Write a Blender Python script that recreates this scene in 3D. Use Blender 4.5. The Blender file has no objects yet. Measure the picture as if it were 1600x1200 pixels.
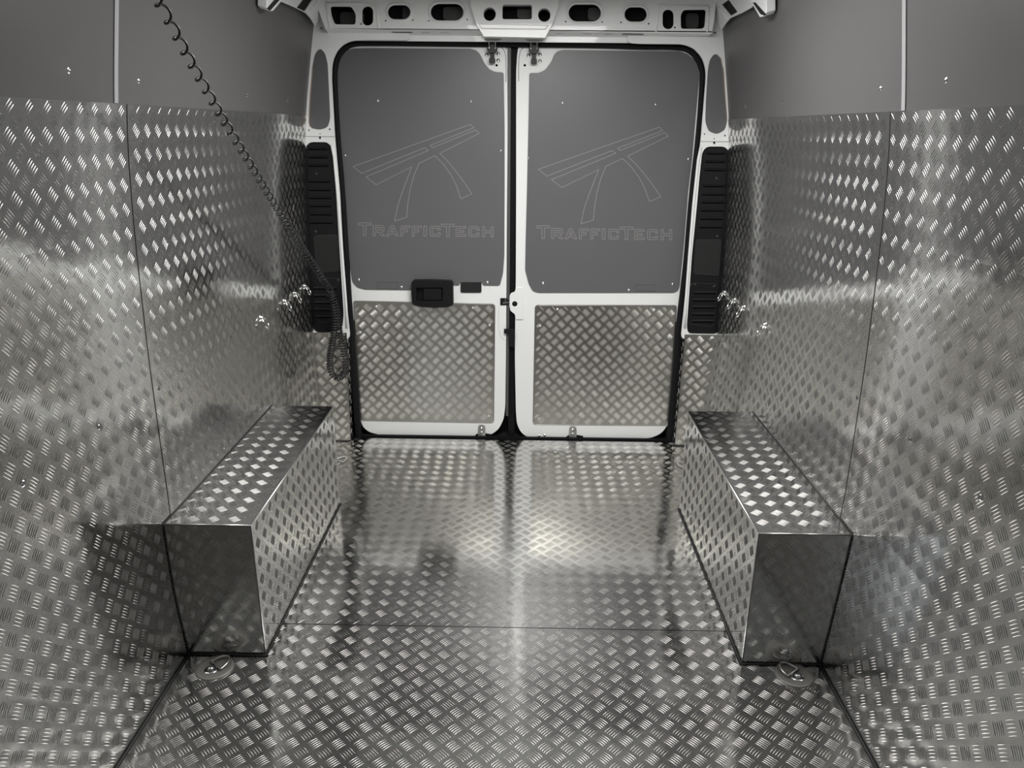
import bpy, bmesh, math, random
import numpy as np
from mathutils import Vector, Matrix
from mathutils.geometry import tessellate_polygon

random.seed(4)
SC = bpy.context.scene
COL = SC.collection

# ------------------------------------------------------------------ camera
H = 1.45
CX, YAW, PITCH, ROLL, FPX = .0404, .0121, .3249, .0095, 1182.1
cy, sy, cp, sp = math.cos(YAW), math.sin(YAW), math.cos(PITCH), math.sin(PITCH)
vF = Vector((-sy*cp, cy*cp, -sp)); r0 = Vector((cy, sy, 0)); u0 = r0.cross(vF)
vR = math.cos(ROLL)*r0 + math.sin(ROLL)*u0
vU = -math.sin(ROLL)*r0 + math.cos(ROLL)*u0
CAMO = Vector((CX, 0, H))
cd = bpy.data.cameras.new('camera'); cam = bpy.data.objects.new('camera', cd); COL.objects.link(cam)
m = Matrix((vR, vU, -vF)).transposed().to_4x4(); m.translation = CAMO
cam.matrix_world = m
cd.sensor_width = 36; cd.lens = FPX/1600*36; cd.clip_start = .02
SC.camera = cam

# ------------------------------------------------------------------ light and exposure
SC.view_settings.view_transform = 'Standard'; SC.view_settings.look = 'None'
SC.view_settings.gamma = 1; SC.view_settings.use_curve_mapping = False
SC.view_settings.exposure = 0.0
w = bpy.data.worlds.new('world'); SC.world = w; w.use_nodes = True
w.node_tree.nodes['Background'].inputs[0].default_value = (.8, .85, 1, 1)
w.node_tree.nodes['Background'].inputs[1].default_value = .05
def area(name, loc, sx, syy, power, col, rot=(0, 0, 0), spread=180):
    l = bpy.data.lights.new(name, 'AREA'); l.shape = 'RECTANGLE'; l.size = sx; l.size_y = syy
    l.energy = power; l.color = col; l.spread = math.radians(spread)
    o = bpy.data.objects.new(name, l); o.location = loc; o.rotation_euler = rot; COL.objects.link(o)
    return o
area('ceiling_light', (.1, 2.2, 1.94), .7, .68, 43, (1, .985, .965))
area('side_fill', (-.9, -.45, 1.1), 1.6, 1.2, 9, (.88, .93, 1), rot=(0, math.radians(-90), 0))  # added cool fill from the left; the wall has no opening here

# ------------------------------------------------------------------ pixel helpers: a point of the photo on a real plane
def ray(px, py): return vF + vR*((px-800)/FPX) - vU*((py-600)/FPX)
def onY(px, py, Y):
    d = ray(px, py); return CAMO + d*((Y-CAMO.y)/d.y)
def onZ(px, py, Z):
    d = ray(px, py); return CAMO + d*((Z-CAMO.z)/d.z)
def tr(pts, Y): return [(q.x, q.z) for q in (onY(a, b, Y) for a, b in pts)]

# ------------------------------------------------------------------ materials
def mat(name, col, rough=.5, metal=0, coat=0, spec=None, bump=None, var=0):
    mt = bpy.data.materials.new(name); mt.use_nodes = True
    nt = mt.node_tree; b = nt.nodes['Principled BSDF']
    b.inputs['Base Color'].default_value = (*col, 1); b.inputs['Roughness'].default_value = rough
    b.inputs['Metallic'].default_value = metal; b.inputs['Coat Weight'].default_value = coat
    if spec is not None: b.inputs['Specular IOR Level'].default_value = spec
    tc = nt.nodes.new('ShaderNodeTexCoord')
    if bump:
        sc, st, dist = bump
        n = nt.nodes.new('ShaderNodeTexNoise'); n.inputs['Scale'].default_value = sc; n.inputs['Detail'].default_value = 3
        bp = nt.nodes.new('ShaderNodeBump'); bp.inputs['Strength'].default_value = st; bp.inputs['Distance'].default_value = dist
        nt.links.new(tc.outputs['Object'], n.inputs['Vector']); nt.links.new(n.outputs['Fac'], bp.inputs['Height'])
        nt.links.new(bp.outputs['Normal'], b.inputs['Normal'])
    if var:
        n = nt.nodes.new('ShaderNodeTexNoise'); n.inputs['Scale'].default_value = 6; n.inputs['Detail'].default_value = 5
        mr = nt.nodes.new('ShaderNodeMapRange'); mr.inputs[3].default_value = rough-var; mr.inputs[4].default_value = rough+var
        nt.links.new(tc.outputs['Object'], n.inputs['Vector']); nt.links.new(n.outputs['Fac'], mr.inputs[0])
        nt.links.new(mr.outputs[0], b.inputs['Roughness'])
    return mt

PITCH_M = .0572
def alu_sheet(ra=.11, rb=.17, nm='aluminium_sheet'):
    mt = bpy.data.materials.new(nm); mt.use_nodes = True
    nt = mt.node_tree; N = nt.nodes; L = nt.links; b = N['Principled BSDF']
    b.inputs['Base Color'].default_value = (.72, .718, .705, 1); b.inputs['Metallic'].default_value = 1
    uv = N.new('ShaderNodeUVMap'); uv.uv_map = 'UVMap'
    sx = N.new('ShaderNodeSeparateXYZ'); L.new(uv.outputs[0], sx.inputs[0])
    def M(op, a, bb=None):
        n = N.new('ShaderNodeMath'); n.operation = op
        for i, v in enumerate((a, bb)):
            if v is None: continue
            if isinstance(v, (int, float)): n.inputs[i].default_value = v
            else: L.new(v, n.inputs[i])
        return n.outputs[0]
    k = 2*math.pi/PITCH_M
    cx_ = M('COSINE', M('MULTIPLY', sx.outputs[0], k)); cy_ = M('COSINE', M('MULTIPLY', sx.outputs[1], k))
    lat = M('MULTIPLY', cx_, cy_)          # the press swells the sheet around every group of bars
    tc = N.new('ShaderNodeTexCoord')
    n1 = N.new('ShaderNodeTexNoise'); n1.inputs['Scale'].default_value = 9; n1.inputs['Detail'].default_value = 2
    n2 = N.new('ShaderNodeTexNoise'); n2.inputs['Scale'].default_value = 45; n2.inputs['Detail'].default_value = 2
    L.new(tc.outputs['Object'], n1.inputs['Vector']); L.new(tc.outputs['Object'], n2.inputs['Vector'])
    h = M('ADD', M('ADD', M('MULTIPLY', lat, .00004), M('MULTIPLY', n1.outputs['Fac'], .0009)), M('MULTIPLY', n2.outputs['Fac'], .00010))
    bp = N.new('ShaderNodeBump'); bp.inputs['Strength'].default_value = 1; bp.inputs['Distance'].default_value = 1
    L.new(h, bp.inputs['Height']); L.new(bp.outputs[0], b.inputs['Normal'])
    n3 = N.new('ShaderNodeTexNoise'); n3.inputs['Scale'].default_value = 3; n3.inputs['Detail'].default_value = 6
    L.new(tc.outputs['Object'], n3.inputs['Vector'])
    mr = N.new('ShaderNodeMapRange'); mr.inputs[1].default_value = .3; mr.inputs[2].default_value = .7
    mr.inputs[3].default_value = ra; mr.inputs[4].default_value = rb
    L.new(n3.outputs['Fac'], mr.inputs[0]); L.new(mr.outputs[0], b.inputs['Roughness'])
    return mt
ALU = alu_sheet()
ALUD = alu_sheet(.22, .268, 'aluminium_sheet_satin')
ALUD.node_tree.nodes['Principled BSDF'].inputs['Base Color'].default_value = (.76, .75, .69, 1)
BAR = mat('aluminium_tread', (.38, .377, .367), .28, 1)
BARF = mat('aluminium_tread_dimmed', (.27, .268, .26), .28, 1)  # same tread metal, glints on floor and box tops toned down in the colour
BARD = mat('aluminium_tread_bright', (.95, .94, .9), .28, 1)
EDGE = mat('aluminium_edge', (.75, .75, .74), .3, 1)
WHITE = mat('white_paint', (.75, .76, .76), .45, 0, .22, bump=(14, .25, .004))
WHITE_D = mat('white_paint_dull', (.62, .63, .63), .4)
GREY = mat('grey_faced_plywood', (.108, .108, .113), .4, 0, bump=(400, .05, .0005), var=.05)
GREY_SHADE = mat('grey_faced_plywood_shaded', (.088, .086, .087), .42, var=.05)  # same plywood as the doors, dimmer wall light put into the colour
PLY = mat('plywood_edge', (.42, .31, .2), .7)
STRIP = mat('grey_joint_strip', (.3, .3, .31), .45)
LINE = mat('engraved_line', (.27, .265, .26), .6)
LINED = mat('stamped_line', (.05, .05, .052), .6)
RUB = mat('black_rubber', (.004, .004, .005), .7, spec=.2)
RUBG = mat('grey_rubber', (.06, .062, .062), .5)
BLK = mat('black_plastic', (.006, .0062, .007), .45, 0, 0, .3)
BLKM = mat('black_plastic_matt', (.009, .0092, .0095), .5)
DARK = mat('dark_void', (.004, .004, .005), .8)
CABLE = mat('black_cable', (.006, .006, .007), .4)
STEEL = mat('zinc_steel', (.55, .55, .54), .28, 1)
GREYST = mat('grey_washer', (.3, .3, .3), .5, .4)
CHROME = mat('chrome', (.8, .8, .8), .12, 1)
BOLT = mat('dark_screw', (.35, .35, .36), .22, 1)
SEALANT = mat('dark_sealant', (.012, .012, .012), .6)
DISH = mat('grey_cast_dish', (.2, .195, .18), .5, .35)
ROOFM = mat('white_roof_steel', (.6, .6, .59), .45)
BULK = mat('brown_bulkhead', (.13, .1, .075), .5)

# ------------------------------------------------------------------ object helpers
def link(name, me, mt=None, parent=None, smooth=False):
    o = bpy.data.objects.new(name, me); COL.objects.link(o)
    if mt: me.materials.append(mt)
    if parent: o.parent = parent
    if smooth: me.shade_smooth()
    return o
def root(name, loc, label=None, cat=None, group=None, kind=None):
    o = bpy.data.objects.new(name, None); COL.objects.link(o); o.location = loc; o.empty_display_size = .05
    if label: o['label'] = label
    if cat: o['category'] = cat
    if group: o['group'] = group
    if kind: o['kind'] = kind
    return o
def from_bm(name, bm, mt, parent=None, smooth=False, bevel=0, off=True):
    bmesh.ops.recalc_face_normals(bm, faces=bm.faces)
    me = bpy.data.meshes.new(name); bm.to_mesh(me); bm.free()
    if parent is not None and off: me.transform(Matrix.Translation(-parent_loc(parent)))
    o = link(name, me, mt, parent, smooth)
    if bevel:
        md = o.modifiers.new('bevel', 'BEVEL'); md.width = bevel; md.segments = 2; md.limit_method = 'ANGLE'; md.angle_limit = math.radians(40)
    return o
def parent_loc(p):
    v = Vector((0, 0, 0))
    while p is not None: v = v + p.location; p = p.parent
    return v
def box_bm(bm, x0, x1, y0, y1, z0, z1):
    v = [bm.verts.new(c) for c in ((x0,y0,z0),(x1,y0,z0),(x1,y1,z0),(x0,y1,z0),(x0,y0,z1),(x1,y0,z1),(x1,y1,z1),(x0,y1,z1))]
    for f in ((0,3,2,1),(4,5,6,7),(0,1,5,4),(1,2,6,5),(2,3,7,6),(3,0,4,7)): bm.faces.new([v[i] for i in f])
def box(name, x0, x1, y0, y1, z0, z1, mt, parent=None, bevel=0):
    bm = bmesh.new(); box_bm(bm, x0, x1, y0, y1, z0, z1); return from_bm(name, bm, mt, parent, bevel=bevel)
def prism_bm(bm, outer, holes, y0, y1):
    """outer and holes are (x, z) loops; a slab from y0 (front) to y1 with real holes"""
    loops = [outer]+list(holes or [])
    tris = tessellate_polygon([[Vector((p[0], p[1], 0)) for p in l] for l in loops])
    flat = [p for l in loops for p in l]
    a = [bm.verts.new((p[0], y0, p[1])) for p in flat]; b = [bm.verts.new((p[0], y1, p[1])) for p in flat]
    for t in tris:
        if len(set(t)) < 3: continue
        try:
            bm.faces.new([a[i] for i in t]); bm.faces.new([b[i] for i in reversed(t)])
        except ValueError: pass
    k = 0
    for l in loops:
        n = len(l)
        for i in range(n):
            j = (i+1) % n
            try: bm.faces.new((a[k+i], a[k+j], b[k+j], b[k+i]))
            except ValueError: pass
        k += n
def plate(name, outer, y0, y1, mt, parent=None, holes=None, bevel=0):
    bm = bmesh.new(); prism_bm(bm, outer, holes, y0, y1); return from_bm(name, bm, mt, parent, bevel=bevel)
def rrect(x0, z0, x1, z1, r, n=4):
    o = []
    for cx, cz, a0 in ((x1-r, z1-r, 0), (x0+r, z1-r, 90), (x0+r, z0+r, 180), (x1-r, z0+r, 270)):
        for i in range(n+1):
            a = math.radians(a0+90*i/n); o.append((cx+r*math.cos(a), cz+r*math.sin(a)))
    return o
def round_poly(pts, r, n=4):
    """round the corners of a polygon in px or metres; r single or one per corner"""
    out = []; N = len(pts)
    for i in range(N):
        rr = r[i] if isinstance(r, (list, tuple)) else r
        p, a, b = Vector(pts[i]), Vector(pts[i-1]), Vector(pts[(i+1) % N])
        if rr <= 0: out.append(tuple(p)); continue
        da, db = a-p, b-p
        ra = min(rr, da.length*.48); rb = min(rr, db.length*.48)
        s, e = p+da.normalized()*ra, p+db.normalized()*rb
        for k in range(n+1):
            t = k/n; q = s*(1-t)**2+p*2*t*(1-t)+e*t*t; out.append((q.x, q.y))
    return out
def circ(cx, cz, r, n=12, rz=None): return [(cx+r*math.cos(2*math.pi*i/n), cz+(rz or r)*math.sin(2*math.pi*i/n)) for i in range(n)]
def pxc(px, py, r, n=10, ry=None): return [(px+r*math.cos(2*math.pi*i/n), py+(ry or r)*math.sin(2*math.pi*i/n)) for i in range(n)]
def pxr(x0, y0, x1, y1, r, n=5): return rrect(x0, y0, x1, y1, r, n)
def tube_mesh(name, pts, r, mt, parent=None, seg=8, cap=True, radii=None):
    pts = [Vector(p) for p in pts]; n = len(pts)
    P = np.array(pts); T = np.gradient(P, axis=0); T /= np.linalg.norm(T, axis=1)[:, None]
    up = np.array([0, 0, 1.]) if abs(T[0][2]) < .9 else np.array([1., 0, 0])
    nrm = np.cross(T[0], up); nrm /= np.linalg.norm(nrm); V = []
    for i in range(n):
        nrm = nrm - T[i]*(nrm@T[i]); nrm /= np.linalg.norm(nrm); bb = np.cross(T[i], nrm)
        rr = radii[i] if radii is not None else r
        for k in range(seg):
            a = 2*math.pi*k/seg; V.append(P[i]+rr*(math.cos(a)*nrm+math.sin(a)*bb))
    F = []
    for i in range(n-1):
        for k in range(seg):
            a, b = i*seg+k, i*seg+(k+1) % seg; F.append((a, b, b+seg, a+seg))
    if cap: F.append(tuple(range(seg-1, -1, -1))); F.append(tuple((n-1)*seg+k for k in range(seg)))
    me = bpy.data.meshes.new(name); me.from_pydata([tuple(v) for v in V], [], F)
    if parent is not None: me.transform(Matrix.Translation(-parent_loc(parent)))
    return link(name, me, mt, parent, True)
def lathe_bm(bm, prof, M4, n=20):
    """profile of (r, h) turned round the local z axis of matrix M4"""
    rings = []
    for r, h in prof:
        if r < 1e-6: rings.append([bm.verts.new(M4 @ Vector((0, 0, h)))])
        else: rings.append([bm.verts.new(M4 @ Vector((r*math.cos(2*math.pi*i/n), r*math.sin(2*math.pi*i/n), h))) for i in range(n)])
    for a, b in zip(rings[:-1], rings[1:]):
        for i in range(n):
            j = (i+1) % n
            if len(a) == 1 and len(b) == 1: continue
            if len(a) == 1: bm.faces.new((a[0], b[i], b[j]))
            elif len(b) == 1: bm.faces.new((a[i], b[0], a[j]))
            else: bm.faces.new((a[i], b[i], b[j], a[j]))
def frame(loc, nrm, ref=(0, 0, 1)):
    n = Vector(nrm).normalized(); x = Vector(ref).cross(n)
    if x.length < 1e-4: x = Vector((1, 0, 0)).cross(n)
    x.normalize(); y = n.cross(x); M4 = Matrix((x, y, n)).transposed().to_4x4(); M4.translation = Vector(loc); return M4

DOME = [(0, .0042), (.0035, .0036), (.006, .0022), (.0072, .0006), (.0085, 0)]
screw_me = {}
def screw(loc, nrm, parent, mt=CHROME, s=1., name='screw'):
    if mt.name not in screw_me:
        bm = bmesh.new(); lathe_bm(bm, DOME, Matrix(), 12)
        bmesh.ops.recalc_face_normals(bm, faces=bm.faces)
        me = bpy.data.meshes.new('screw'); bm.to_mesh(me); bm.free(); me.materials.append(mt); me.shade_smooth(); screw_me[mt.name] = me
    o = bpy.data.objects.new(name, screw_me[mt.name]); COL.objects.link(o); o.parent = parent
    M4 = frame(Vector(loc)-parent_loc(parent), nrm) @ Matrix.Scale(s, 4); o.matrix_local = M4
    return o

# ------------------------------------------------------------------ tread plate
C40 = PITCH_M/math.sqrt(2)
def bar_pattern(s0, s1, t0, t1, inside=None, ang=45, ph=(0, 0)):
    """all bars of the five bar pattern that lie in the rectangle: arrays of centre and direction"""
    out = []
    i0, i1 = int(s0/PITCH_M)-2, int(s1/PITCH_M)+2; j0, j1 = int(t0/PITCH_M)-2, int(t1/PITCH_M)+2
    q = math.sqrt(.5)
    for i in range(i0, i1+1):
        for j in range(j0, j1+1):
            for o in (0, 1):
                cx, cz = (i+.5*o)*PITCH_M+ph[0], (j+.5*o)*PITCH_M+ph[1]
                d = (q, q) if o == 0 else (q, -q); nn = (-d[1], d[0])
                for k in range(-2, 3):
                    px, pz = cx+nn[0]*k*.0067, cz+nn[1]*k*.0067
                    ex, ez = d[0]*.0145, d[1]*.0145
                    if min(px-abs(ex), 0+px-abs(ex)) < s0 or px+abs(ex) > s1 or pz-abs(ez) < t0 or pz+abs(ez) > t1: continue
                    if inside and not (inside(px-ex, pz-ez) and inside(px+ex, pz+ez)): continue
                    out.append((px, pz, d[0], d[1]))
    return np.array(out).reshape(-1, 4)
# local bar: (along, across, height)
_L, _W, _Hh, _B = .0148, .0012, .0012, .0010
def _c(a): return _B*(1-(a/_L)**2)
_xs = [-_L*.62, 0, _L*.62]
LV = [(-_L, _c(-_L), 0)]+[(x, _c(x)-_W*(1 if x == 0 else .78), 0) for x in _xs]+[(_L, _c(_L), 0)]+[(x, _c(x)+_W*(1 if x == 0 else .78), 0) for x in reversed(_xs)]+[(x*1.1, _c(x*1.1), _Hh*(1 if x == 0 else .85)) for x in _xs]
LF3 = [(0, 1, 8), (3, 4, 10), (4, 5, 10), (7, 0, 8)]
LF4 = [(1, 2, 9, 8), (2, 3, 10, 9), (5, 6, 9, 10), (6, 7, 8, 9)]
def bars(name, pat, mapf, parent, loc, mt=None):
    """mapf(s, t, h) -> xyz arrays"""
    if len(pat) == 0: return None
    n = len(pat); lv = np.array(LV); a, c, h = lv[:, 0], lv[:, 1], lv[:, 2]
    S = pat[:, 0:1]+a*pat[:, 2:3]-c*pat[:, 3:4]; T = pat[:, 1:2]+a*pat[:, 3:4]+c*pat[:, 2:3]; Hh = np.repeat(h[None], n, 0)
    P = mapf(S.ravel(), T.ravel(), Hh.ravel())-np.array(loc)
    nv = len(LV); base = (np.arange(n)*nv)[:, None, None]
    t3 = (np.array(LF3)[None]+base).reshape(-1, 3); t4 = (np.array(LF4)[None]+base).reshape(-1, 4)
    me = bpy.data.meshes.new(name); nl = t3.size+t4.size; nf = len(t3)+len(t4)
    me.vertices.add(len(P)); me.vertices.foreach_set('co', P.astype(np.float32).ravel())
    me.loops.add(nl); me.loops.foreach_set('vertex_index', np.concatenate([t3.ravel(), t4.ravel()]).astype(np.int32))
    me.polygons.add(nf)
    ls = np.concatenate([np.arange(len(t3))*3, t3.size+np.arange(len(t4))*4])
    me.polygons.foreach_set('loop_start', ls.astype(np.int32))
    me.update(calc_edges=True); me.validate()
    o = link(name, me, mt or BAR, parent, True); o['kind'] = 'stuff'
    return o
def grid_sheet(name, ss, tt, mapf, parent, th=.002, mt=None, loc=(0, 0, 0)):
    """sheet sampled on a grid with thickness and metric UVs"""
    ns, nt_ = len(ss), len(tt); V = []; uv = []
    for hh in (0, -th):
        S, T = np.meshgrid(ss, tt, indexing='ij'); P = mapf(S.ravel(), T.ravel(), np.full(S.size, hh))-np.array(loc)
        V += [tuple(p) for p in P]; uv += list(zip(S.ravel(), T.ravel()))
    o2 = ns*nt_; F = []
    idx = lambda i, j: i*nt_+j
    for i in range(ns-1):
        for j in range(nt_-1):
            q = (idx(i, j), idx(i+1, j), idx(i+1, j+1), idx(i, j+1)); F.append(q); F.append(tuple(o2+k for k in reversed(q)))
    for i in range(ns-1):
        for j in (0, nt_-1): F.append((idx(i, j), idx(i+1, j), idx(i+1, j)+o2, idx(i, j)+o2))
    for j in range(nt_-1):
        for i in (0, ns-1): F.append((idx(i, j), idx(i, j+1), idx(i, j+1)+o2, idx(i, j)+o2))
    me = bpy.data.meshes.new(name); me.from_pydata(V, [], F)
    l = me.uv_layers.new(name='UVMap')
    vi = np.zeros(len(me.loops), np.int32); me.loops.foreach_get('vertex_index', vi)
    l.data.foreach_set('uv', np.array(uv, np.float32)[vi].ravel())
    bm = bmesh.new(); bm.from_mesh(me); bmesh.ops.recalc_face_normals(bm, faces=bm.faces); bm.to_mesh(me); bm.free()
    return link(name, me, mt or ALU, parent)
def tread_sheet(parent, mapf, s0, s1, t0, t1, ss=None, tt=None, name='tread_sheet', ph=(0, 0), th=.002, loc=(0, 0, 0), inside=None, bm_=None):
    o = grid_sheet(name, ss if ss is not None else [s0, s1], tt if tt is not None else [t0, t1], mapf, parent, th, loc=loc)
    bars('tread_bars', bar_pattern(s0+.001, s1-.001, t0+.001, t1-.001, ph=ph, inside=inside), mapf, o, loc, bm_)
    return o
def planar(org, e1, e2, nrm):
    org, e1, e2, nrm = (np.array(v, float) for v in (org, e1, e2, nrm))
    return lambda s, t, h: org+np.outer(s, e1)+np.outer(t, e2)+np.outer(h, nrm)

# ================================================================== SETTING
YEND = 3.44
# floor
fl = root('floor', (0, 0, 0), kind='structure')
box('subfloor', -1.0, 1.0, -1.3, 3.47, -.03, -.004, SEALANT, fl)
YS = 1.962
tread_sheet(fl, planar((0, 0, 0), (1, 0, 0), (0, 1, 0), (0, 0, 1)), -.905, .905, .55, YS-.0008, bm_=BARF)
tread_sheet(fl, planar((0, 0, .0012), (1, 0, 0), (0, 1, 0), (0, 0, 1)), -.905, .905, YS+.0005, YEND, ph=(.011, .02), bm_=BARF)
grid_sheet('front_floor_sheet', [-.905, .905], [-1.28, .549], planar((0, 0, 0), (1, 0, 0), (0, 1, 0), (0, 0, 1)), fl)

# side walls: one profile, half width against height
PR = np.array([(0, .910), (.1, .919), (.2, .926), (.42, .934), (.6, .934), (.9, .930), (1.2, .919), (1.4, .905), (1.5, .892), (1.6, .876), (1.68, .862), (1.8, .842), (1.9, .822), (1.99, .79)])
zz = np.linspace(0, 1.99, 120); ww = np.interp(zz, PR[:, 0], PR[:, 1])
kk = np.ones(9)/9; ww = np.convolve(np.pad(ww, 4, mode='edge'), kk, 'valid')
arc = np.concatenate([[0], np.cumsum(np.hypot(np.diff(zz), np.diff(ww)))])
dz, dw = np.gradient(zz, arc), np.gradient(ww, arc)
def wofs(z, side): return side*np.interp(z, [.2, .5], [0, .008])
def wallmap(side, dx=0.0):
    def f(s, t, h):
        z = np.interp(t, arc, zz); x = np.interp(t, arc, ww)+dx+wofs(z, side); a = np.interp(t, arc, dz); b = np.interp(t, arc, dw)
        # inward normal (-a, b)
        return np.stack([side*(x-a*h), s, z+b*h], 1)
    return f
def wall_pt(px, py, side, dx=0.):
    """where the ray through the photo's point meets the side wall"""
    d = ray(px, py); lo, hi = .3, 4.5
    for _ in range(50):
        t = (lo+hi)/2; p = CAMO+d*t
        if side*p.x > np.interp(p.z, zz, ww)+dx+wofs(p.z, side): hi = t
        else: lo = t
    return p
TOP = float(np.interp(1.497, zz, arc)); TMAX = float(arc[-1])
def zt(z): return float(np.interp(z, zz, arc))
walls = {}
for side, nm in ((-1, 'left'), (1, 'right')):
    W = root('wall_'+nm, (0, 0, 0), kind='structure'); walls[side] = W
    tt = np.linspace(0, TOP, 22); mp = wallmap(side)
    joints = [.25, 1.86, 2.82, 3.40] if side < 0 else [.25, 1.90, 2.86, 3.40]
    for k in range(3):
        a, b = joints[k]+.0006, joints[k+1]-.0006
        mk = wallmap(side, (0, -.0014, 0)[k])
        tread_sheet(W, mk, a, b, 0, TOP, ss=np.linspace(a, b, 8), tt=tt, ph=(.013*k, .009*k))
    grid_sheet('front_wall_sheet', [-1.28, .249], tt, mp, W)
    box('wall_backing', *sorted((side*.945, side*.99)), -1.28, 3.46, -.02, 1.5, SEALANT, W)
    # upper grey panels with a joint strip
    mu = wallmap(side, .004); yj = wall_pt(183 if side < 0 else 1411, 80, side).y
    tu = np.linspace(TOP-.01, TMAX, 14)
    for a, b in ((-1.28, yj-.001), (yj+.001, 3.42)):
        grid_sheet('grey_panel', [a, b], tu, mu, W, .006, GREY_SHADE)
    grid_sheet('joint_strip', [yj-.0085, yj+.0085], np.linspace(TOP+.001, TMAX, 14), wallmap(side, .0015), W, .0035, STRIP)
    # sealant along the foot of the wall
    tube_mesh('sealant_bead', [(side*.9085, y, .002) for y in np.linspace(-1.2, 1.81, 30)], .003, SEALANT, W, 6)
    nrmf = lambda p: Vector((-side, 0, 0))
    up = ((108, 111), (217, 127), (386, 149), (449, 157)) if side < 0 else ((1478, 126), (1376, 139), (1222, 159), (1165, 166))
    for a, b in up:
        p = wall_pt(a, b, side, .004); screw(p, (-side, 0, -.2), W, CHROME, .8)
    lo_ = ((37, 755), (155, 667), (247, 607), (283, 580), (360, 527)) if side < 0 else ((1532, 777), (1422, 687), (1340, 622))
    for a, b in lo_:
        p = wall_pt(a, b, side); screw(p, (-side, 0, 0), W, BOLT, 1.05)

# ceiling, bulkhead (both outside the frame, seen only in reflections)
ce = root('ceiling', (0, 0, 1.99), kind='structure')
box('roof_skin', -.86, .86, -1.3, 3.5, 1.99, 2.0, ROOFM, ce)
for y in (-.6, .2, 1.0 - .35, 1.5, 2.1, 2.75):
    box('roof_bow', -.8, .8, y-.03, y+.03, 1.955, 1.99, ROOFM, ce, .006)
bu = box('wall_front', -1.0, 1.0, -1.32, -1.29, -.03, 2.0, BULK); bu['kind'] = 'structure'

# ================================================================== REAR END
YP = 3.40            # pillar face
YD = 3.47            # door inner skin
YSL = 3.448          # seal face
# dark body behind the doors
bk = box('wall_rear', -1.02, 1.02, 3.56, 3.6, -.05, 2.05, DARK); bk['kind'] = 'structure'
for sd in (-1, 1): box('body_return', *sorted((sd*.86, sd*1.02)), 3.45, 3.56, -.03, 1.99, DARK, bk)
box('roof_return', -.86, .86, 3.5, 3.56, 1.83, 2.0, DARK, bk)
box('sill_return', -.86, .86, 3.475, 3.56, -.05, -.0, DARK, bk)

def pillar(side, outer, grille, inset, holes, plyedge, nm):
    R_ = root('door_pillar', (side*.85, YP, .5), nm, 'pillar')
    hs = [tr(round_poly(grille, [6]*len(grille), 3), YP)]+[tr(h, YP) for h in holes]
    plate('pillar_skin', tr(round_poly(outer, 8, 3), YP), YP, YP+.012, WHITE, R_, hs)
    plate('pillar_backing', tr([(a, b) for a, b in outer], YP+.03), YP+.03, YP+.034, DARK, R_)
    plate('inset_panel', tr(round_poly(inset, 5, 3), YP-.0015), YP-.0015, YP+.001, GREY, R_, bevel=.0008)
    tube_mesh('plywood_edge', [(q.x, q.y, q.z) for q in (onY(a, b, YP-.001) for a, b in plyedge)], .0014, PLY, R_, 6)
    return R_
LG = [(476, 231), (483, 222), (512, 222), (518.5, 231), (525, 300), (531, 395), (537, 490), (535, 513), (522, 520), (494, 521), (486, 512), (484, 470), (478, 340), (475.5, 270)]
RG = [(1097, 238), (1104, 229), (1133, 229), (1141, 238), (1140, 300), (1135, 370), (1129, 440), (1122.5, 517), (1120, 523), (1076, 522), (1073, 512), (1081, 400), (1088, 330), (1093, 275)]
LO = [(440, -40), (440, 530), (547, 530), (538.5, 450), (530.5, 300), (523, 215), (518, 125), (518.5, 100), (524.5, 82), (535.5, 69.5), (550, 63.5), (575, 62.5), (640, 63), (640, 51), (512, 49), (506, 12), (502, -40)]
RO = [(1180, -40), (1118, -40), (1112, 20), (1108, 55), (980, 54), (980, 67), (1000, 68.5), (1067.5, 69), (1084.5, 75.5), (1097.5, 90), (1103, 108), (1103, 125), (1095.5, 215), (1086, 300), (1078.5, 400), (1072.5, 450), (1064, 530), (1180, 530)]
LI = [(492, 84), (500, 75), (508, 83), (512, 100), (514, 140), (516, 185), (512, 199), (499, 203), (486, 200), (482, 190), (484, 150), (488, 105)]
RI = [(1109, 93), (1117, 83), (1126, 89), (1131, 110), (1133, 140), (1136.5, 188), (1133, 203), (1120, 210), (1107, 205), (1102, 190), (1103, 155), (1106, 108)]
pl = pillar(-1, LO, LG, LI, [pxc(502, 44, 1.6), pxc(482.5, 203.5, 1.3), pxc(515, 202, 1.5), pxc(500, 209, 1), pxr(498, 213.5, 501.5, 217, .3, 1)],
            [(488.5, 105), (485, 150), (482.6, 190), (484, 197), (489, 201)], 'white painted left door pillar with a grey inset panel')
pr = pillar(1, RO, RG, RI, [pxc(1117, 51, 1.6), pxc(1133, 212, 1.4), pxc(1101, 209.5, 1.2), pxc(1116, 217, 1), pxr(1114.5, 221.5, 1118, 225, .3, 1)],
            [(1120, 85), (1126.5, 92), (1130, 112), (1133, 150), (1135.5, 190)], 'white painted right door pillar with a grey inset panel')
for side, R_, y, x0, x1 in ((-1, pl, 213, 474, 523), (1, pr, 221, 1094, 1142)):
    tube_mesh('body_seam', [onY(x0, y, YP), onY(x1, y+.7, YP)], .0009, SEALANT, R_, 6)
    e = ((518, 225), (522, 245), (529, 320), (535, 400), (541, 480), (542, 512)) if side < 0 else ((1095, 230), (1091, 250), (1083.5, 320), (1077, 400), (1071, 480), (1070, 512))
    tube_mesh('pressed_ridge', [onY(a, b, YP) for a, b in e], .006, WHITE, R_, 8)

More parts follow.
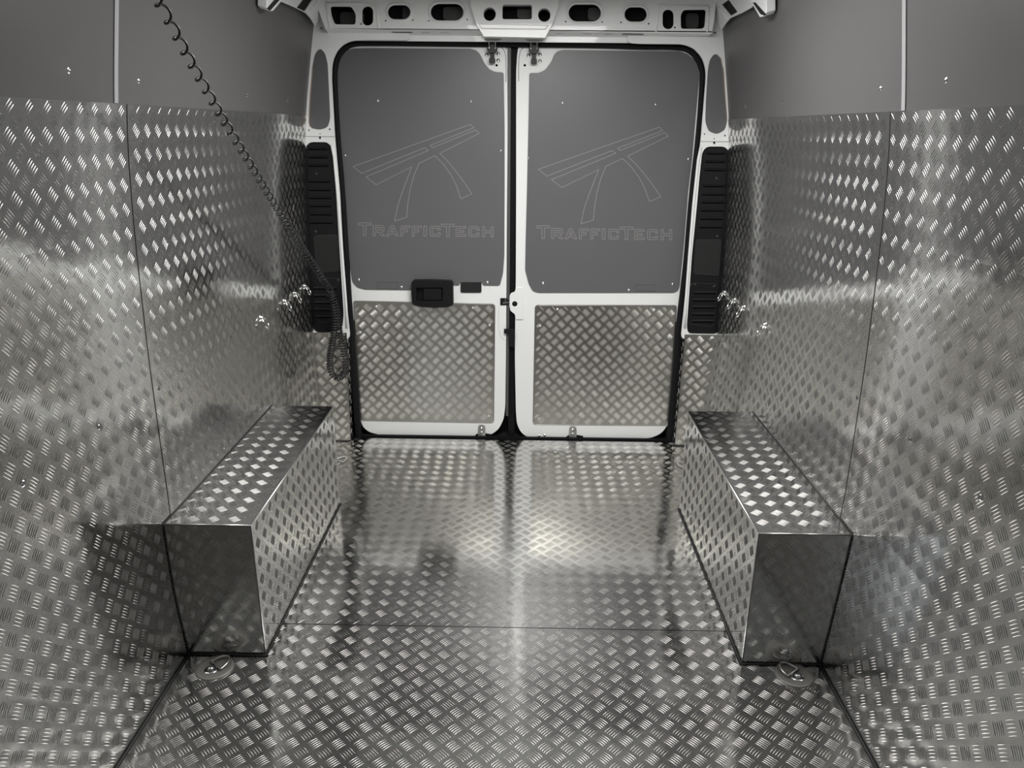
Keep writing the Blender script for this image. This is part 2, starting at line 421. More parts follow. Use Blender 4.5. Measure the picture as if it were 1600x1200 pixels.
# vent grilles
def grille(side, outline, slots, blank, low, holes, label):
    R_ = root('vent_grille', (side*.85, YP+.02, .9), label, 'vent')
    yg = YP+.012
    def row(y):   # the left and right limits of the outline at a height
        xs = []
        for i in range(len(outline)):
            (x0, y0), (x1, y1) = outline[i-1], outline[i]
            if (y0-y)*(y1-y) <= 0 and y0 != y1: xs.append(x0+(x1-x0)*(y-y0)/(y1-y0))
        return min(xs), max(xs)
    hs = []
    for y in slots:
        a, b = row(y); a += 7; b -= 8.5
        hs.append(tr([(a, y-1.6+.0), (b, y-1.4), (b, y+1.7), (a, y+1.5)], yg))
    plate('grille_plate', tr(round_poly(outline, 6, 3), yg), yg, yg+.004, BLK, R_, hs)
    for y in slots:
        a, b = row(y); a += 6.5; b -= 8
        p0, p1 = onY(a, y-1.5, yg), onY(b, y-1.3, yg)
        bm = bmesh.new()
        vs = [bm.verts.new(v) for v in ((p0.x, yg-.006, p0.z-.001), (p1.x, yg-.006, p1.z-.001), (p1.x, yg+.004, p1.z+.009), (p0.x, yg+.004, p0.z+.009),
                                        (p0.x, yg-.006, p0.z-.003), (p1.x, yg-.006, p1.z-.003), (p1.x, yg+.006, p1.z+.007), (p0.x, yg+.006, p0.z+.007))]
        for f in ((0, 1, 2, 3), (7, 6, 5, 4), (0, 4, 5, 1), (1, 5, 6, 2), (2, 6, 7, 3), (3, 7, 4, 0)): bm.faces.new([vs[i] for i in f])
        from_bm('slat', bm, BLK, R_)
    plate('blank_cover', tr(round_poly(blank, 5, 3), yg-.004), yg-.004, yg+.001, BLKM, R_, bevel=.0012)
    rim = tr(round_poly(low, 5, 3), yg-.001)
    tube_mesh('pressed_rim', [(p[0], yg-.0005, p[1]) for p in rim+[rim[0]]], .0014, BLKM, R_, 6, False)
    for a, b in holes: screw(onY(a, b, yg), (0, -1, 0), R_, BLKM, .75, 'clip')
    return R_
RSL = [240, 253, 266, 291, 304, 316.5, 329, 342, 355, 458, 469.5, 480.5, 491.5, 502.5]
grille(1, RG, RSL, [(1087, 374), (1128, 374), (1124, 432), (1083, 429)], [(1082, 442), (1121, 444), (1115, 511), (1076, 506)],
       [(1120, 279), (1121, 370), (1116, 448), (1087, 444), (1080, 445)], 'black plastic vent grille in the right pillar, brighter louvres')
grille(-1, LG, [y-7 for y in RSL], [(489, 368), (528, 366), (532, 424), (494, 428)], [(494, 436), (533, 434), (533, 500), (498, 504)],
       [(494, 272), (493, 362), (500, 440), (528, 438)], 'black plastic vent grille in the left pillar behind the coiled cable')

# header beam
YH = 3.345
hb = root('header_beam', (0, YH, 1.83), 'white pressed steel header beam with oval and round holes above the doors', 'beam')
hh = [round_poly([(516, 10), (549, 10.5), (556, 22), (555.5, 38.5), (523, 38), (518, 25)], 4, 3), pxr(566, 10, 583, 40, 8.4), pxr(606, 8, 641, 30, 10.9), pxr(673, 6, 724, 32, 12.9),
      pxc(765, 22, 9.7, 18, 10.8), pxr(785, 7, 831, 30, 3), pxc(850.5, 23.3, 9.8, 18, 10.8), pxr(888.5, 7, 939, 33.5, 13), pxr(976, 11.3, 1010.5, 33.8, 11.1),
      pxr(1035.3, 15, 1052.5, 45.5, 8.5), round_poly([(1068, 15.5), (1103, 15), (1101, 42), (1097, 45), (1064, 45), (1063.5, 24)], 4, 3),
      pxc(564, 37.3, 1.5), pxc(602.5, 32.3, 1.4), pxc(645, 31.3, 1.2), pxc(670, 32.5, 1.2), pxc(730, 30.5, 1.2), pxc(738, 7.3, 2.2, 10, 1.3), pxc(884, 33.7, 1.3), pxc(941, 34.3, 1.2), pxc(970.5, 35, 1.3), pxc(1013.5, 37, 1.4), pxc(1054.5, 43, 1.5)]
houter = [(490, -40), (497, 14), (508, 44), (600, 46), (720, 47), (880, 49), (1000, 51), (1112, 53), (1116, 30), (1124, -40)]
plate('beam_face', tr(houter, YH), YH, YH+.006, WHITE, hb, [tr(h, YH) for h in hh])
# raised lips round the big oval holes
for h, r in ((hh[2], 1), (hh[3], 1), (hh[7], 1), (hh[8], 1)):
    cxm = sum(p[0] for p in h)/len(h); cym = sum(p[1] for p in h)/len(h)
    l = [(cxm+(a-cxm)*1.10, cym+(b-cym)*1.18) for a, b in h]
    pts = [onY(a, b, YH-.001) for a, b in l]; pts += [pts[0]]
    tube_mesh('hole_lip', pts, .0042, WHITE, hb, 8, False)
for q in ([(509, 5), (558, 5), (588, 8), (592, 45)], [(509, 5), (513, 30), (517, 44)], [(1108, 10), (1030, 9), (1025, 50)], [(1108, 10), (1105, 50)]):
    tube_mesh('pressed_bead', [onY(a, b, YH) for a, b in q], .004, WHITE, hb, 8)
# ledge under the face with its slots, and the flange below it (an L section)
zf = onY(800, 48, YH).z
def ledge():
    xl, xr = onY(508, 44, YH).x, onY(1112, 52, YH).x
    y0, y1 = YH, 3.425; z0, z1 = zf, zf-.012
    slots = [(610, 645, .3), (657, 671, .5), (687, 702, .5), (868, 882, .5), (910, 924, .5), (945, 959, .5), (971, 1007, .3)]
    loops = []
    for a, b, w_ in slots:
        xa, xb = onY(a, 51, 3.38).x, onY(b, 51, 3.38).x
        wd = .012 if w_ == .3 else .006
        loops.append(rrect(xa, 3.385-wd, xb, 3.385+wd, min(wd, (xb-xa)/2)*.95, 3))
    outer = [(xl, y0), (xr, y0), (xr, y1), (xl, y1)]
    bm = bmesh.new(); prism_bm(bm, outer, loops, 0, .004)
    # prism is in (x, z) with depth on y: turn it flat and tilt it down to the rear
    for v in bm.verts:
        x, d, yy = v.co.x, v.co.y, v.co.z
        v.co = Vector((x, yy, z0+(z1-z0)*(yy-y0)/(y1-y0)+d))
    from_bm('beam_ledge', bm, WHITE, hb)
ledge()
box('beam_flange', onY(520, 60, 3.425).x, onY(1100, 60, 3.425).x, 3.425, 3.432, onY(800, 64, 3.425).z-.004, zf-.008, WHITE, hb)
# centre bulge that carries the two top latches: a trapezoid stepping forward
def bulge():
    yb = 3.30
    prof = [((741, -40), (735, 8), (744, 38), (756, 57), (852, 59), (862, 40), (873, 10), (868, -40))][0]
    f = tr(prof, yb+.01); holes = [tr(h, yb+.01) for h in hh[4:7]]
    bm = bmesh.new(); prism_bm(bm, f, holes, yb+.01, YH+.02)
    from_bm('latch_bulge', bm, WHITE, hb, bevel=.004)
    plate('bulge_lip', tr([(747, 37), (858, 39), (852, 46), (753, 45)], yb+.004), yb+.003, yb+.012, WHITE, hb, bevel=.003)
bulge()
# things seen through the beam's holes: inner lining, its shade put in as near-black colour
box('inner_beam', -.9, .9, 3.45, 3.455, 1.80, 1.99, DARK, hb)
for a, b, c_, d_ in ((533, 20, 570, 40), (630, 12, 665, 32), (693, 12, 735, 32), (808, 12, 835, 30), (918, 13, 950, 33), (1070, 22, 1090, 45)):
    plate('inner_rib', tr(pxr(a, b, c_, d_, 5), 3.44), 3.42, 3.449, RUBG, hb)

# roof side rails and the ends of the roof bows, upper corners
def surf_poly(name, pts, side, dx, th, mt, parent, holes=None, bevel=0):
    """a plate that lies on the leaning upper wall: photo outline carried to the wall surface, then thickened inwards"""
    P = [wall_pt(a, b, side, dx) for a, b in pts]; Hs = [[wall_pt(a, b, side, dx) for a, b in h] for h in (holes or [])]
    loops = [P]+Hs; flat = [p for l in loops for p in l]
    tris = tessellate_polygon([[Vector((p.y, p.z, 0)) for p in l] for l in loops])
    bm = bmesh.new(); n = Vector((-side*.96, 0, -.28))
    A = [bm.verts.new(p) for p in flat]; B = [bm.verts.new(p-n*th) for p in flat]
    for t in tris:
        bm.faces.new([A[i] for i in t]); bm.faces.new([B[i] for i in reversed(t)])
    k = 0
    for l in loops:
        for i in range(len(l)):
            j = (i+1) % len(l); bm.faces.new((A[k+i], A[k+j], B[k+j], B[k+i]))
        k += len(l)
    return from_bm(name, bm, mt, parent, bevel=bevel)
def rail(side, outer, hole, bead, label):
    c = wall_pt(*outer[2], side, -.02)
    R_ = root('roof_rail', tuple(c), label, 'rail')
    surf_poly('rail_skin', outer, side, -.020, .006, WHITE, R_, [hole], .0015)
    surf_poly('rail_slot', hole, side, -.012, .004, DARK, R_)
    tube_mesh('pressed_edge', [wall_pt(a, b, side, -.021) for a, b in bead], .003, WHITE, R_, 8)
rail(-1, [(432, -14), (441, 3.5), (461, 12), (478, 20.5), (486, 29), (493, 40), (503, 22), (514, 2), (520, -14)], [(464, 12), (474, -1), (489.5, -1), (477, 18)], [(481, 22), (492, 6), (503, -12)],
     'white roof rail end in the top left corner with a black slot')
rail(1, [(1184, -14), (1174, 12), (1160, 20), (1140, 29), (1134, 36), (1127, 46), (1115, 30), (1104, 4), (1100, -14)], [(1127, 7.5), (1138, -.5), (1152, 18.5), (1141, 25)], [(1138, 30), (1124, 12), (1108, -10)],
     'white roof rail end in the top right corner with a black slot')
def bow_end(side, outer, slot, label):
    c = wall_pt(*outer[2], side, -.03)
    R_ = root('roof_bow_end', tuple(c), label, 'bracket')
    surf_poly('bow_skin', outer, side, -.034, .03, WHITE, R_, bevel=.002)
    surf_poly('slot_plug', slot, side, -.0355, .003, BLK, R_)
bow_end(-1, [(417, -14), (416.5, 13), (421, 17.5), (427, 17), (441, 1), (450, -14)], [(417.5, 13.5), (422, 17), (437, 0), (445, -13), (436, -13), (429, 0)], 'small white roof bow end hanging at the top edge, left')
bow_end(1, [(1166, -14), (1173, 3), (1187, 27), (1194, 25.5), (1197.5, 20), (1197, -14)], [(1176, 4), (1180, 4), (1196, 22), (1194, 24.5), (1188, 22)], 'small white roof bow end hanging at the top edge, right')

# door seal
SO = [(556.5, 690), (553, 650), (547.5, 575), (543, 500), (538, 450), (530, 300), (522.5, 215), (517.5, 125), (518, 100), (524, 82), (535, 69), (550, 63), (575, 62), (640, 62.5), (800, 64.5), (940, 66), (1000, 68), (1068, 68.5), (1085, 75), (1098, 90), (1103.5, 108), (1103.5, 125), (1096, 215), (1086.5, 300), (1079, 400), (1073, 450), (1067, 500), (1061, 575), (1054, 650), (1050.5, 690)]
SI = [(564.5, 690), (562, 650), (557, 575), (551, 500), (547, 450), (538.5, 300), (530.5, 215), (525.5, 125), (526.5, 105), (531, 89), (541, 77), (554, 71.5), (575, 71), (640, 71.5), (800, 73.3), (940, 74.5), (1000, 77), (1062, 77), (1077, 82), (1088, 94), (1094.5, 109), (1095, 125), (1088.5, 215), (1078, 300), (1070, 400), (1064.5, 450), (1058, 500), (1052, 575), (1045.5, 650), (1041.5, 690)]
sl = root('trim_1', (0, YSL, .9), kind='structure')
def chaikin2(A, B, k=2):
    for _ in range(k):
        oa, ob = [A[0]], [B[0]]
        for i in range(len(A)-1):
            for t in (.25, .75):
                oa.append((A[i][0]*(1-t)+A[i+1][0]*t, A[i][1]*(1-t)+A[i+1][1]*t)); ob.append((B[i][0]*(1-t)+B[i+1][0]*t, B[i][1]*(1-t)+B[i+1][1]*t))
        oa.append(A[-1]); ob.append(B[-1]); A, B = oa, ob
    return A, B
SO, SI = chaikin2(SO, SI)
bm = bmesh.new(); n = len(SO)
for yy0, yy1 in ((YSL, YD+.03),):
    A = [bm.verts.new((x, yy0, z)) for x, z in tr(SO, YSL)]; B = [bm.verts.new((x, yy0-.004, z)) for x, z in tr([((a+c)/2, (b+d)/2) for (a, b), (c, d) in zip(SO, SI)], YSL)]
    Cc = [bm.verts.new((x, yy0+.002, z)) for x, z in tr(SI, YSL)]; D = [bm.verts.new((x, yy1, z)) for x, z in tr(SI, YSL)]; E2 = [bm.verts.new((x, yy1, z)) for x, z in tr(SO, YSL)]
    for i in range(n-1):
        for p, q in ((A, B), (B, Cc), (Cc, D), (E2, A)): bm.faces.new((p[i], p[i+1], q[i+1], q[i]))
from_bm('rubber_seal', bm, RUB, sl)
box('sill_seal', -.77, .79, 3.452, 3.475, -.01, .008, RUB, sl)

# ------------------------------------------------------------------ text and emblem
LOGO = [(68, 458), (1115, 82), (1145, 112), (755, 270), (778, 290), (1160, 132), (1193, 162), (842, 340), (925, 425), (1000, 520), (1070, 615), (1128, 702), (1030, 746), (990, 630), (940, 530), (875, 440), (797, 361), (655, 430),
        (610, 540), (575, 670), (555, 800), (545, 912), (437, 945), (465, 810), (505, 690), (550, 570), (592, 460), (272, 621), (183, 551), (738, 315), (705, 291), (142, 519)]
LOGO = [(540+a/5.715, 180+b/5.715) for a, b in LOGO]
t_ = .24
def gl(ch):
    if ch == 'T': return [[(0, 1), (1, 1), (1, .83), (.6, .83), (.6, 0), (.4, 0), (.4, .83), (0, .83)]]
    if ch == 'R': return [[(0, 1), (.78, 1), (.95, .86), (.95, .5), (.78, .36), (.68, .36), (1, 0), (.72, 0), (.42, .36), (.2, .36), (.2, 0), (0, 0)], [(.2, .8), (.7, .8), (.75, .75), (.75, .6), (.7, .56), (.2, .56)]]
    if ch == 'A': return [[(.4, 1), (.6, 1), (1, 0), (.78, 0), (.7, .2), (.3, .2), (.22, 0), (0, 0)], [(.5, .78), (.63, .4), (.37, .4)]]
    if ch == 'F': return [[(0, .84), (.1, 1), (1, 1), (1, .82), (.24, .82), (.22, .62), (.72, .62), (.72, .42), (.22, .42), (.22, 0), (0, 0)]]
    if ch == 'I': return [[(0, 1), (1, 1), (1, 0), (0, 0)]]
    if ch == 'C': return [[(.12, 1), (.86, 1), (1, .86), (1, .64), (.8, .64), (.8, .8), (.22, .8), (.22, .2), (.8, .2), (.8, .36), (1, .36), (1, .12), (.88, 0), (.12, 0), (0, .14), (0, .86)]]
    if ch == 'E': return [[(0, 1), (.98, 1), (.98, .82), (.24, .82), (.24, .6), (.8, .6), (.8, .42), (.24, .42), (.24, .18), (1, .18), (1, 0), (0, 0)]]
    if ch == 'H': return [[(0, 1), (.2, 1), (.2, .6), (.8, .6), (.8, 1), (1, 1), (1, 0), (.8, 0), (.8, .4), (.2, .4), (.2, 0), (0, 0)]]
GX = [('T', 122, 245, 112, 235), ('R', 265, 375, 138, 236), ('A', 393, 505, 139, 237), ('F', 530, 620, 141, 239), ('F', 640, 727, 142, 240), ('I', 752, 777, 142, 240), ('C', 812, 910, 145, 241),
      ('T', 922, 1046, 124, 245), ('E', 1063, 1155, 147, 244), ('C', 1185, 1283, 148, 245), ('H', 1318, 1420, 149, 247)]
TEXT = []
for ch, x0, x1, y0, y1 in GX:
    TEXT.append([[(540+(x0+(x1-x0)*a)/6.154, 330+(y1+(y0-y1)*b)/6.154) for a, b in lp] for lp in gl(ch)])
def line_loops(name, loops, Y, wdt, mt, parent, dep=.0006):
    bm = bmesh.new()
    for lp in loops:
        P = [Vector((x, 0, z)) for x, z in tr(lp, Y)]; n = len(P)
        ins, outs = [], []
        for i in range(n):
            a, b, c = P[i-1], P[i], P[(i+1) % n]
            d1, d2 = (b-a).normalized(), (c-b).normalized()
            n1, n2 = Vector((-d1.z, 0, d1.x)), Vector((-d2.z, 0, d2.x)); mm = n1+n2
            if mm.length < .2: mm = n1.copy()
            mm.normalize(); k = min(2.2, 1/max(.3, mm.dot(n1)))
            ins.append(b-mm*k*wdt/2); outs.append(b+mm*k*wdt/2)
        vi = [bm.verts.new((v.x, Y-dep, v.z)) for v in ins]; vo = [bm.verts.new((v.x, Y-dep, v.z)) for v in outs]
        bi = [bm.verts.new((v.x, Y+.0003, v.z)) for v in ins]; bo = [bm.verts.new((v.x, Y+.0003, v.z)) for v in outs]
        for i in range(n):
            j = (i+1) % n
            bm.faces.new((vi[i], vi[j], vo[j], vo[i])); bm.faces.new((vi[i], bi[i], bi[j], vi[j])); bm.faces.new((vo[i], vo[j], bo[j], bo[i]))
    return from_bm(name, bm, mt, parent)

# ------------------------------------------------------------------ doors
PLW = .0015
def lower_plate(R_, q, ph):
    w_ = tr(q, YD); Yp = YD+.002
    xs0 = [p[0] for p in w_]
    hull = round_poly(w_, .016, 4)
    plate('aluminium_plate', hull, Yp, Yp+.003, ALUD, R_, bevel=.0008)
    pl_ = R_.children[-1] if False else bpy.data.objects[[o.name for o in R_.children if o.name.startswith('aluminium_plate')][-1]]
    # metric UVs
    me = pl_.data; l = me.uv_layers.new(name='UVMap'); off = parent_loc(R_)
    for lp in me.loops:
        c = me.vertices[lp.vertex_index].co+off; l.data[lp.index].uv = (c.x, c.z)
    n = len(w_)
    def ins(x, z):
        s = None
        for i in range(n):
            ax, az = w_[i-1]; bx, bz = w_[i]
            cr = (bx-ax)*(z-az)-(bz-az)*(x-ax); cr /= math.hypot(bx-ax, bz-az)
            if abs(cr) < .002: return False
            if s is None: s = cr > 0
            elif (cr > 0) != s: return False
        return True
    xa, xb = min(p[0] for p in w_), max(p[0] for p in w_); za, zb = min(p[1] for p in w_), max(p[1] for p in w_)
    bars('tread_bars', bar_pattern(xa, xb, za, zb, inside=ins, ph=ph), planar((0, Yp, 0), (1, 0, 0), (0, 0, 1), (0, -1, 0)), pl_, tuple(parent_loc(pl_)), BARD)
    return pl_
def expand(q, d):
    cx = sum(p[0] for p in q)/len(q); cy_ = sum(p[1] for p in q)/len(q)
    return [(a+(d if a > cx else -d), b+(d if b > cy_ else -d)) for a, b in q]

def skin(R_, outer, holes):
    plate('door_skin', tr(round_poly(outer, 6, 3), YD), YD, YD+.02, WHITE, R_, [tr(h, YD) for h in holes], bevel=.002)

# --- left door
dl = root('door_1', (-.4, YD, 0), kind='structure')
LQ = [(552, 470.5), (773, 475.5), (771, 661.5), (561.5, 657.5)]
LDO = [(505, 60), (784, 60), (790.5, 76), (792.5, 95), (793, 200), (792, 330), (791.5, 420), (790.5, 560), (789.5, 640), (787, 660), (779, 674), (765, 682.5), (740, 683), (620, 681), (590, 679), (574, 674), (564, 661), (561.5, 640), (545, 470), (505, 470)]
LDO = [(505, 60), (784, 60), (790.5, 76), (792.5, 95), (793, 200), (792, 330), (791.5, 420), (790.5, 560), (789.5, 635), (787, 655), (779, 671), (765, 680.5), (750, 682.5), (640, 681.5), (596, 680), (576, 675), (566, 666), (563, 652), (556, 575), (546, 470), (520, 250), (505, 200)]
skin(dl, LDO, [round_poly(expand(LQ, .8), 6, 4), pxc(776, 102, 2), pxr(787-5, 466, 791.5-1.6, 477, .8, 1)])
lower_plate(dl, LQ, (.004, .02))
LP = [(525.5, 112), (527.5, 98), (533, 86), (541, 79), (552, 75.5), (580, 75), (735, 76), (745, 79), (751, 86), (757, 99), (765, 108.5), (774, 112.5), (787, 113), (788.5, 200), (788.5, 300), (788, 400), (786, 427), (781, 446.5),
      (754, 446), (753.5, 441), (718.5, 440.5), (718.5, 446), (700, 446), (690, 450), (660, 453.5), (570, 452.5), (558, 449), (550.5, 440), (547.5, 420), (545.5, 400), (538, 300), (530, 200), (527, 150)]
plate('grey_panel', tr(round_poly(LP, 3.5, 3), YD-.004), YD-.004, YD+.001, GREY, dl, bevel=.0008)
line_loops('engraved_emblem', [LOGO], YD-.004, .0021, LINE, dl)
line_loops('engraved_lettering', [l for g in TEXT for l in g], YD-.004, .0019, LINE, dl)
for a, b in ((590.5, 157), (735.5, 158), (539, 243), (782.5, 235), (560.5, 437), (627.5, 448.5), (761.8, 441)):
    screw(onY(a, b, YD-.004), (0, -1, 0), dl, CHROME, .55)
for a, b in ((563, 519), (765, 508), (588, 479), (739, 481), (764, 650), (568, 640)):
    screw(onY(a, b, YD+.002), (0, -1, 0), dl, EDGE, .6, 'rivet')
def stamp(R_, x0, y0, x1, y1):
    line_loops('stamped_mark', [[(x0, y0), (x1, y0), (x1, y1), (x0, y1)]], YD-.004, .0013, LINED, R_)
    bm = bmesh.new()
    for k in range(9):
        x = x0+4+k*(x1-x0-8)/8; y = y0+3+1.5*math.sin(k*2.2)
        q = onY(x, y, YD-.004); box_bm(bm, q.x-.0025, q.x+.0025, YD-.0045, YD-.003, q.z-.006, q.z-.0048)
    for k in range(6):
        q = onY(x0+2+k*(x1-x0-4)/5, y1+1.3, YD-.004); box_bm(bm, q.x-.0018, q.x+.0018, YD-.0045, YD-.003, q.z-.0015, q.z+.0015)
    from_bm('stamped_dots', bm, LINED, R_)
stamp(dl, 589.5, 441.5, 621.5, 451)
# inner handle
def handle():
    Hh = [(643, 441), (646, 438.3), (675, 438), (704, 439.3), (707.5, 442.5), (708, 470), (708, 477), (700, 480), (680, 481.3), (660, 480), (647, 477.5), (643.5, 474), (642.5, 455)]
    ins = pxr(650.5, 449.3, 691.5, 470.5, 2)
    yh = YD-.038
    # the photo's outline belongs to the face of the housing
    bm = bmesh.new(); prism_bm(bm, tr(round_poly(Hh, 1.5, 2), yh), [tr(ins, yh)], yh, YD+.001)
    h = from_bm('handle_housing', bm, BLK, dl, bevel=.004)
    lo = parent_loc(h)
    plate('recess_back', tr(pxr(650, 449, 692, 471, 2), yh+.03), yh+.028, yh+.034, BLK, h)
    plate('paddle', tr(round_poly([(662, 450.5), (690, 450.5), (690, 469.5), (662, 469)], 1.5, 2), yh+.006), yh+.006, yh+.012, BLK, h, bevel=.003)
    plate('recess_rim', tr(pxr(648.5, 448, 692.5, 472, 2.5), yh-.0015), yh-.0015, yh+.001, BLK, h, [tr(ins, yh-.0015)], bevel=.0006)
    screw(onY(702, 459.5, yh), (0, -1, 0), h, RUB, .7)
handle()
plate('black_cover', tr(round_poly([(719.5, 441.5), (752.3, 441.5), (752.3, 457.5), (719.5, 457.3)], [0, 0, 3, 3], 3), YD-.005), YD-.0045, YD+.001, BLKM, dl)
# seal strip on the door edge
def vstrip(name, pts, y0, y1, mt, parent):
    L_ = [p[:2] for p in pts]; Rr = [(p[0]+p[2], p[1]) for p in pts]
    return plate(name, tr(L_+Rr[::-1], y0), y0, y1, mt, parent)
vstrip('edge_flange', [(790.5, 74, 2.5), (793, 110, 1), (792.5, 300, .8), (791.5, 640, .7)], YD+.004, YD+.03, WHITE, dl)
vstrip('grey_seal', [(793, 74, 5.5), (793.2, 200, 4.5), (792, 420, 4.5), (791, 560, 4), (790.5, 650, 3.5)], YD-.001, YD+.03, RUBG, dl)
vstrip('black_seal', [(798, 74, 13), (797.8, 95, 8.5), (797.5, 200, 8), (796, 420, 8), (794.8, 560, 8), (794, 690, 10)], YD+.012, YD+.03, RUB, dl)
for k in range(0, 66):
    y = 80+k*9
    if y > 640: break
bm = bmesh.new()
for k in range(100):
    y = 78+k*5.8
    if y > 650: break
    q = onY(801.5-(y-80)*.006, y, YD+.01); box_bm(bm, q.x-.007, q.x+.007, YD+.0095, YD+.013, q.z-.003, q.z+.003)
sr = from_bm('seal_ribs', bm, RUB, dl); sr['kind'] = 'stuff'

# --- right door
dr = root('door_2', (.4, YD, 0), kind='structure')
RQ = [(836.5, 477), (1057.5, 477.5), (1044.5, 665.5), (833, 664)]
RDO = [(812, 60), (1115, 60), (1105, 200), (1090, 300), (1072, 430), (1060, 520), (1051, 600), (1045, 650), (1041, 668), (1032, 678), (1018, 684), (1000, 685.5), (860, 685.5), (826, 684), (814, 676), (807.5, 662), (806, 640), (804.5, 560), (805, 500), (806, 430), (806.5, 300), (806.5, 200), (806.5, 110), (808, 85)]
skin(dr, RDO, [round_poly(expand(RQ, .8), 6, 4), pxc(820, 102, 2)])
lower_plate(dr, RQ, (.0, .008))
RP = [(827, 114), (842, 113.8), (852, 109), (861, 97), (866.5, 84), (872, 79.5), (880, 78), (1062, 80), (1074, 84), (1085, 93.5), (1091.5, 106), (1092.7, 120), (1087.5, 175), (1081, 250), (1075, 300), (1069, 375), (1062, 446), (1059.5, 454), (1053, 457.5), (840, 457.5), (832, 454.5), (826, 443), (820.5, 422), (821.5, 370), (823.3, 300), (825.5, 200)]
plate('grey_panel', tr(round_poly(RP, 3.5, 3), YD-.004), YD-.004, YD+.001, GREY, dr, bevel=.0008)
line_loops('engraved_emblem', [[(841+(a-552)*1.033, b+4.4) for a, b in LOGO]], YD-.004, .0021, LINE, dr)
line_loops('engraved_lettering', [[(a+279, b+4.6) for a, b in l] for g in TEXT for l in g], YD-.004, .0019, LINE, dr)
for a, b in ((879, 160.5), (1024.5, 162.5), (826, 246.5), (1076, 248), (848.5, 442.5), (982.5, 453.5), (1051, 444)):
    screw(onY(a, b, YD-.004), (0, -1, 0), dr, CHROME, .55)
for a, b in ((844, 509), (1046, 526), (871, 483), (1022, 484), (842, 654), (1037, 635)):
    screw(onY(a, b, YD+.002), (0, -1, 0), dr, EDGE, .6, 'rivet')
stamp(dr, 992, 445.5, 1024, 454.5)
# latch cover on the right door's edge
plate('latch_cover', tr(round_poly([(806, 449.5), (817.5, 449.5), (817.5, 499), (805.5, 499), (804.5, 491), (797.5, 485.5), (796, 478), (796.3, 462), (798.5, 458), (804.5, 456)], 1.6, 3), YD-.006), YD-.006, YD+.001, WHITE, dr, bevel=.0015)
screw(onY(804.3, 474.7, YD-.006), (0, -1, 0), dr, RUB, 1.5, 'cap')
for a, b in ((842.5, 680.8), (851, 680.3)): screw(onY(a, b, YD), (0, -1, 0), dr, CHROME, .75, 'bolt')
plate('drain_hole', tr(pxc(837.5, 684, 3, 10, 2), YD-.001), YD-.001, YD+.002, RUB, dr)
# catch on the left door's edge
plate('catch_housing', tr([(781.7, 466), (790.8, 466), (795, 469), (795, 476.5), (781.7, 477)], YD-.003), YD-.003, YD+.004, BLK, dl)
plate('catch_pin', tr([(785.5, 472), (796, 471.5), (796, 474), (785.5, 475)], YD-.006), YD-.006, YD-.002, STEEL, dl, bevel=.001)
plate('catch_hook', tr([(789, 467), (790.6, 467), (790.6, 473), (789, 473)], YD-.008), YD-.008, YD-.002, STEEL, dl)
plate('pressed_outline', tr(round_poly([(778.7, 478), (780, 478), (780, 515), (784, 526), (789, 532), (788, 533), (782, 527), (778.7, 516)], 1, 2), YD-.001), YD-.001, YD+.001, WHITE_D, dl)
bmm = tr([(787.5, 514.5), (803, 514.5), (803.5, 523), (805, 523), (804.5, 541), (800.5, 543.5), (799.5, 541), (795, 541), (794.5, 521.5), (787.5, 521.5)], YD-.012)
plate('edge_bracket', bmm, YD-.012, YD+.01, BLK, dl, bevel=.0015)
# lower striker clips
def clip(R_, px, py0, py1, w_):
    plate('striker_clip', tr(round_poly([(px-w_, py0), (px+w_, py0), (px+w_, py1), (px-w_, py1)], [w_, w_, 0, 0], 5), YD-.006), YD-.006, YD-.001, STEEL, R_, bevel=.001)
    c_ = [o for o in R_.children if o.name.startswith('striker_clip')][-1]
    for yy in (py0+4.7, py0+11.7): screw(onY(px, yy, YD-.006), (0, -1, 0), c_, CHROME, .62, 'bolt')
    plate('clip_foot', tr([(px-10, py1-1.5), (px-6, py1-4), (px+7, py1-4), (px+16, py1-2.5), (px+16, py1+.5), (px-10, py1+.5)], YD-.004), YD-.004, YD, RUB, c_)
clip(dl, 752.5, 664, 681.5, 5.8); clip(dr, 895, 666.3, 684, 5.8)
# top latches on both doors
def toplatch(R_, px, dy):
    T = lambda pts: tr([(a+px, b+dy) for a, b in pts], YD-.03)
    b_ = plate('latch_body', T([(-3.2, 8), (3.2, 8), (3.2, 30), (3.6, 36), (-3.8, 36), (-3.2, 30)]), YD-.03, YD, BLK, R_, bevel=.0015)
    y0 = YD-.035
    plate('latch_collar', T(round_poly([(-8, 11), (8, 11), (8, 17), (4, 21), (-4, 21), (-8, 17)], 2, 3)), y0-.006, y0+.03, BLK, b_, bevel=.002)
    plate('latch_foot', T(round_poly([(-4.6, 29), (4.6, 29), (4.6, 36.5), (-4.6, 36.5)], 1, 2)), y0, y0+.02, BLK, b_, bevel=.002)
    plate('latch_tongue', T([(-4.5, 0), (4.5, 0), (4, 12), (-4, 12)]), y0, y0+.012, BLK, b_)
    for s in (-5.2, 5.2):
        tube_mesh('latch_rod', [onY(px+s, 61+dy-62, YD-.04), onY(px+s*.97, 68+dy-62, YD-.04), onY(px+s*.9, 76+dy-62, YD-.04)], .0024, STEEL, b_, 8)
    plate('latch_bracket', T([(-17, -3), (17, -3), (14, 1), (6, 2.5), (-8, 2.5), (-12, 1)]), y0-.012, y0+.008, STEEL, b_, bevel=.002)
    for a, b in ((-8.5, 23.5), (9.5, 22), (9.5, 32.5)):
        plate('bolt_pad', tr(pxc(px+a, b+dy, 3.2, 14), YD-.002), YD-.002, YD+.001, GREYST, b_)
        screw(onY(px+a, b+dy, YD-.003), (0, -1, 0), b_, CHROME, .75, 'bolt')
toplatch(dl, 769, 62); toplatch(dr, 834.3, 63)
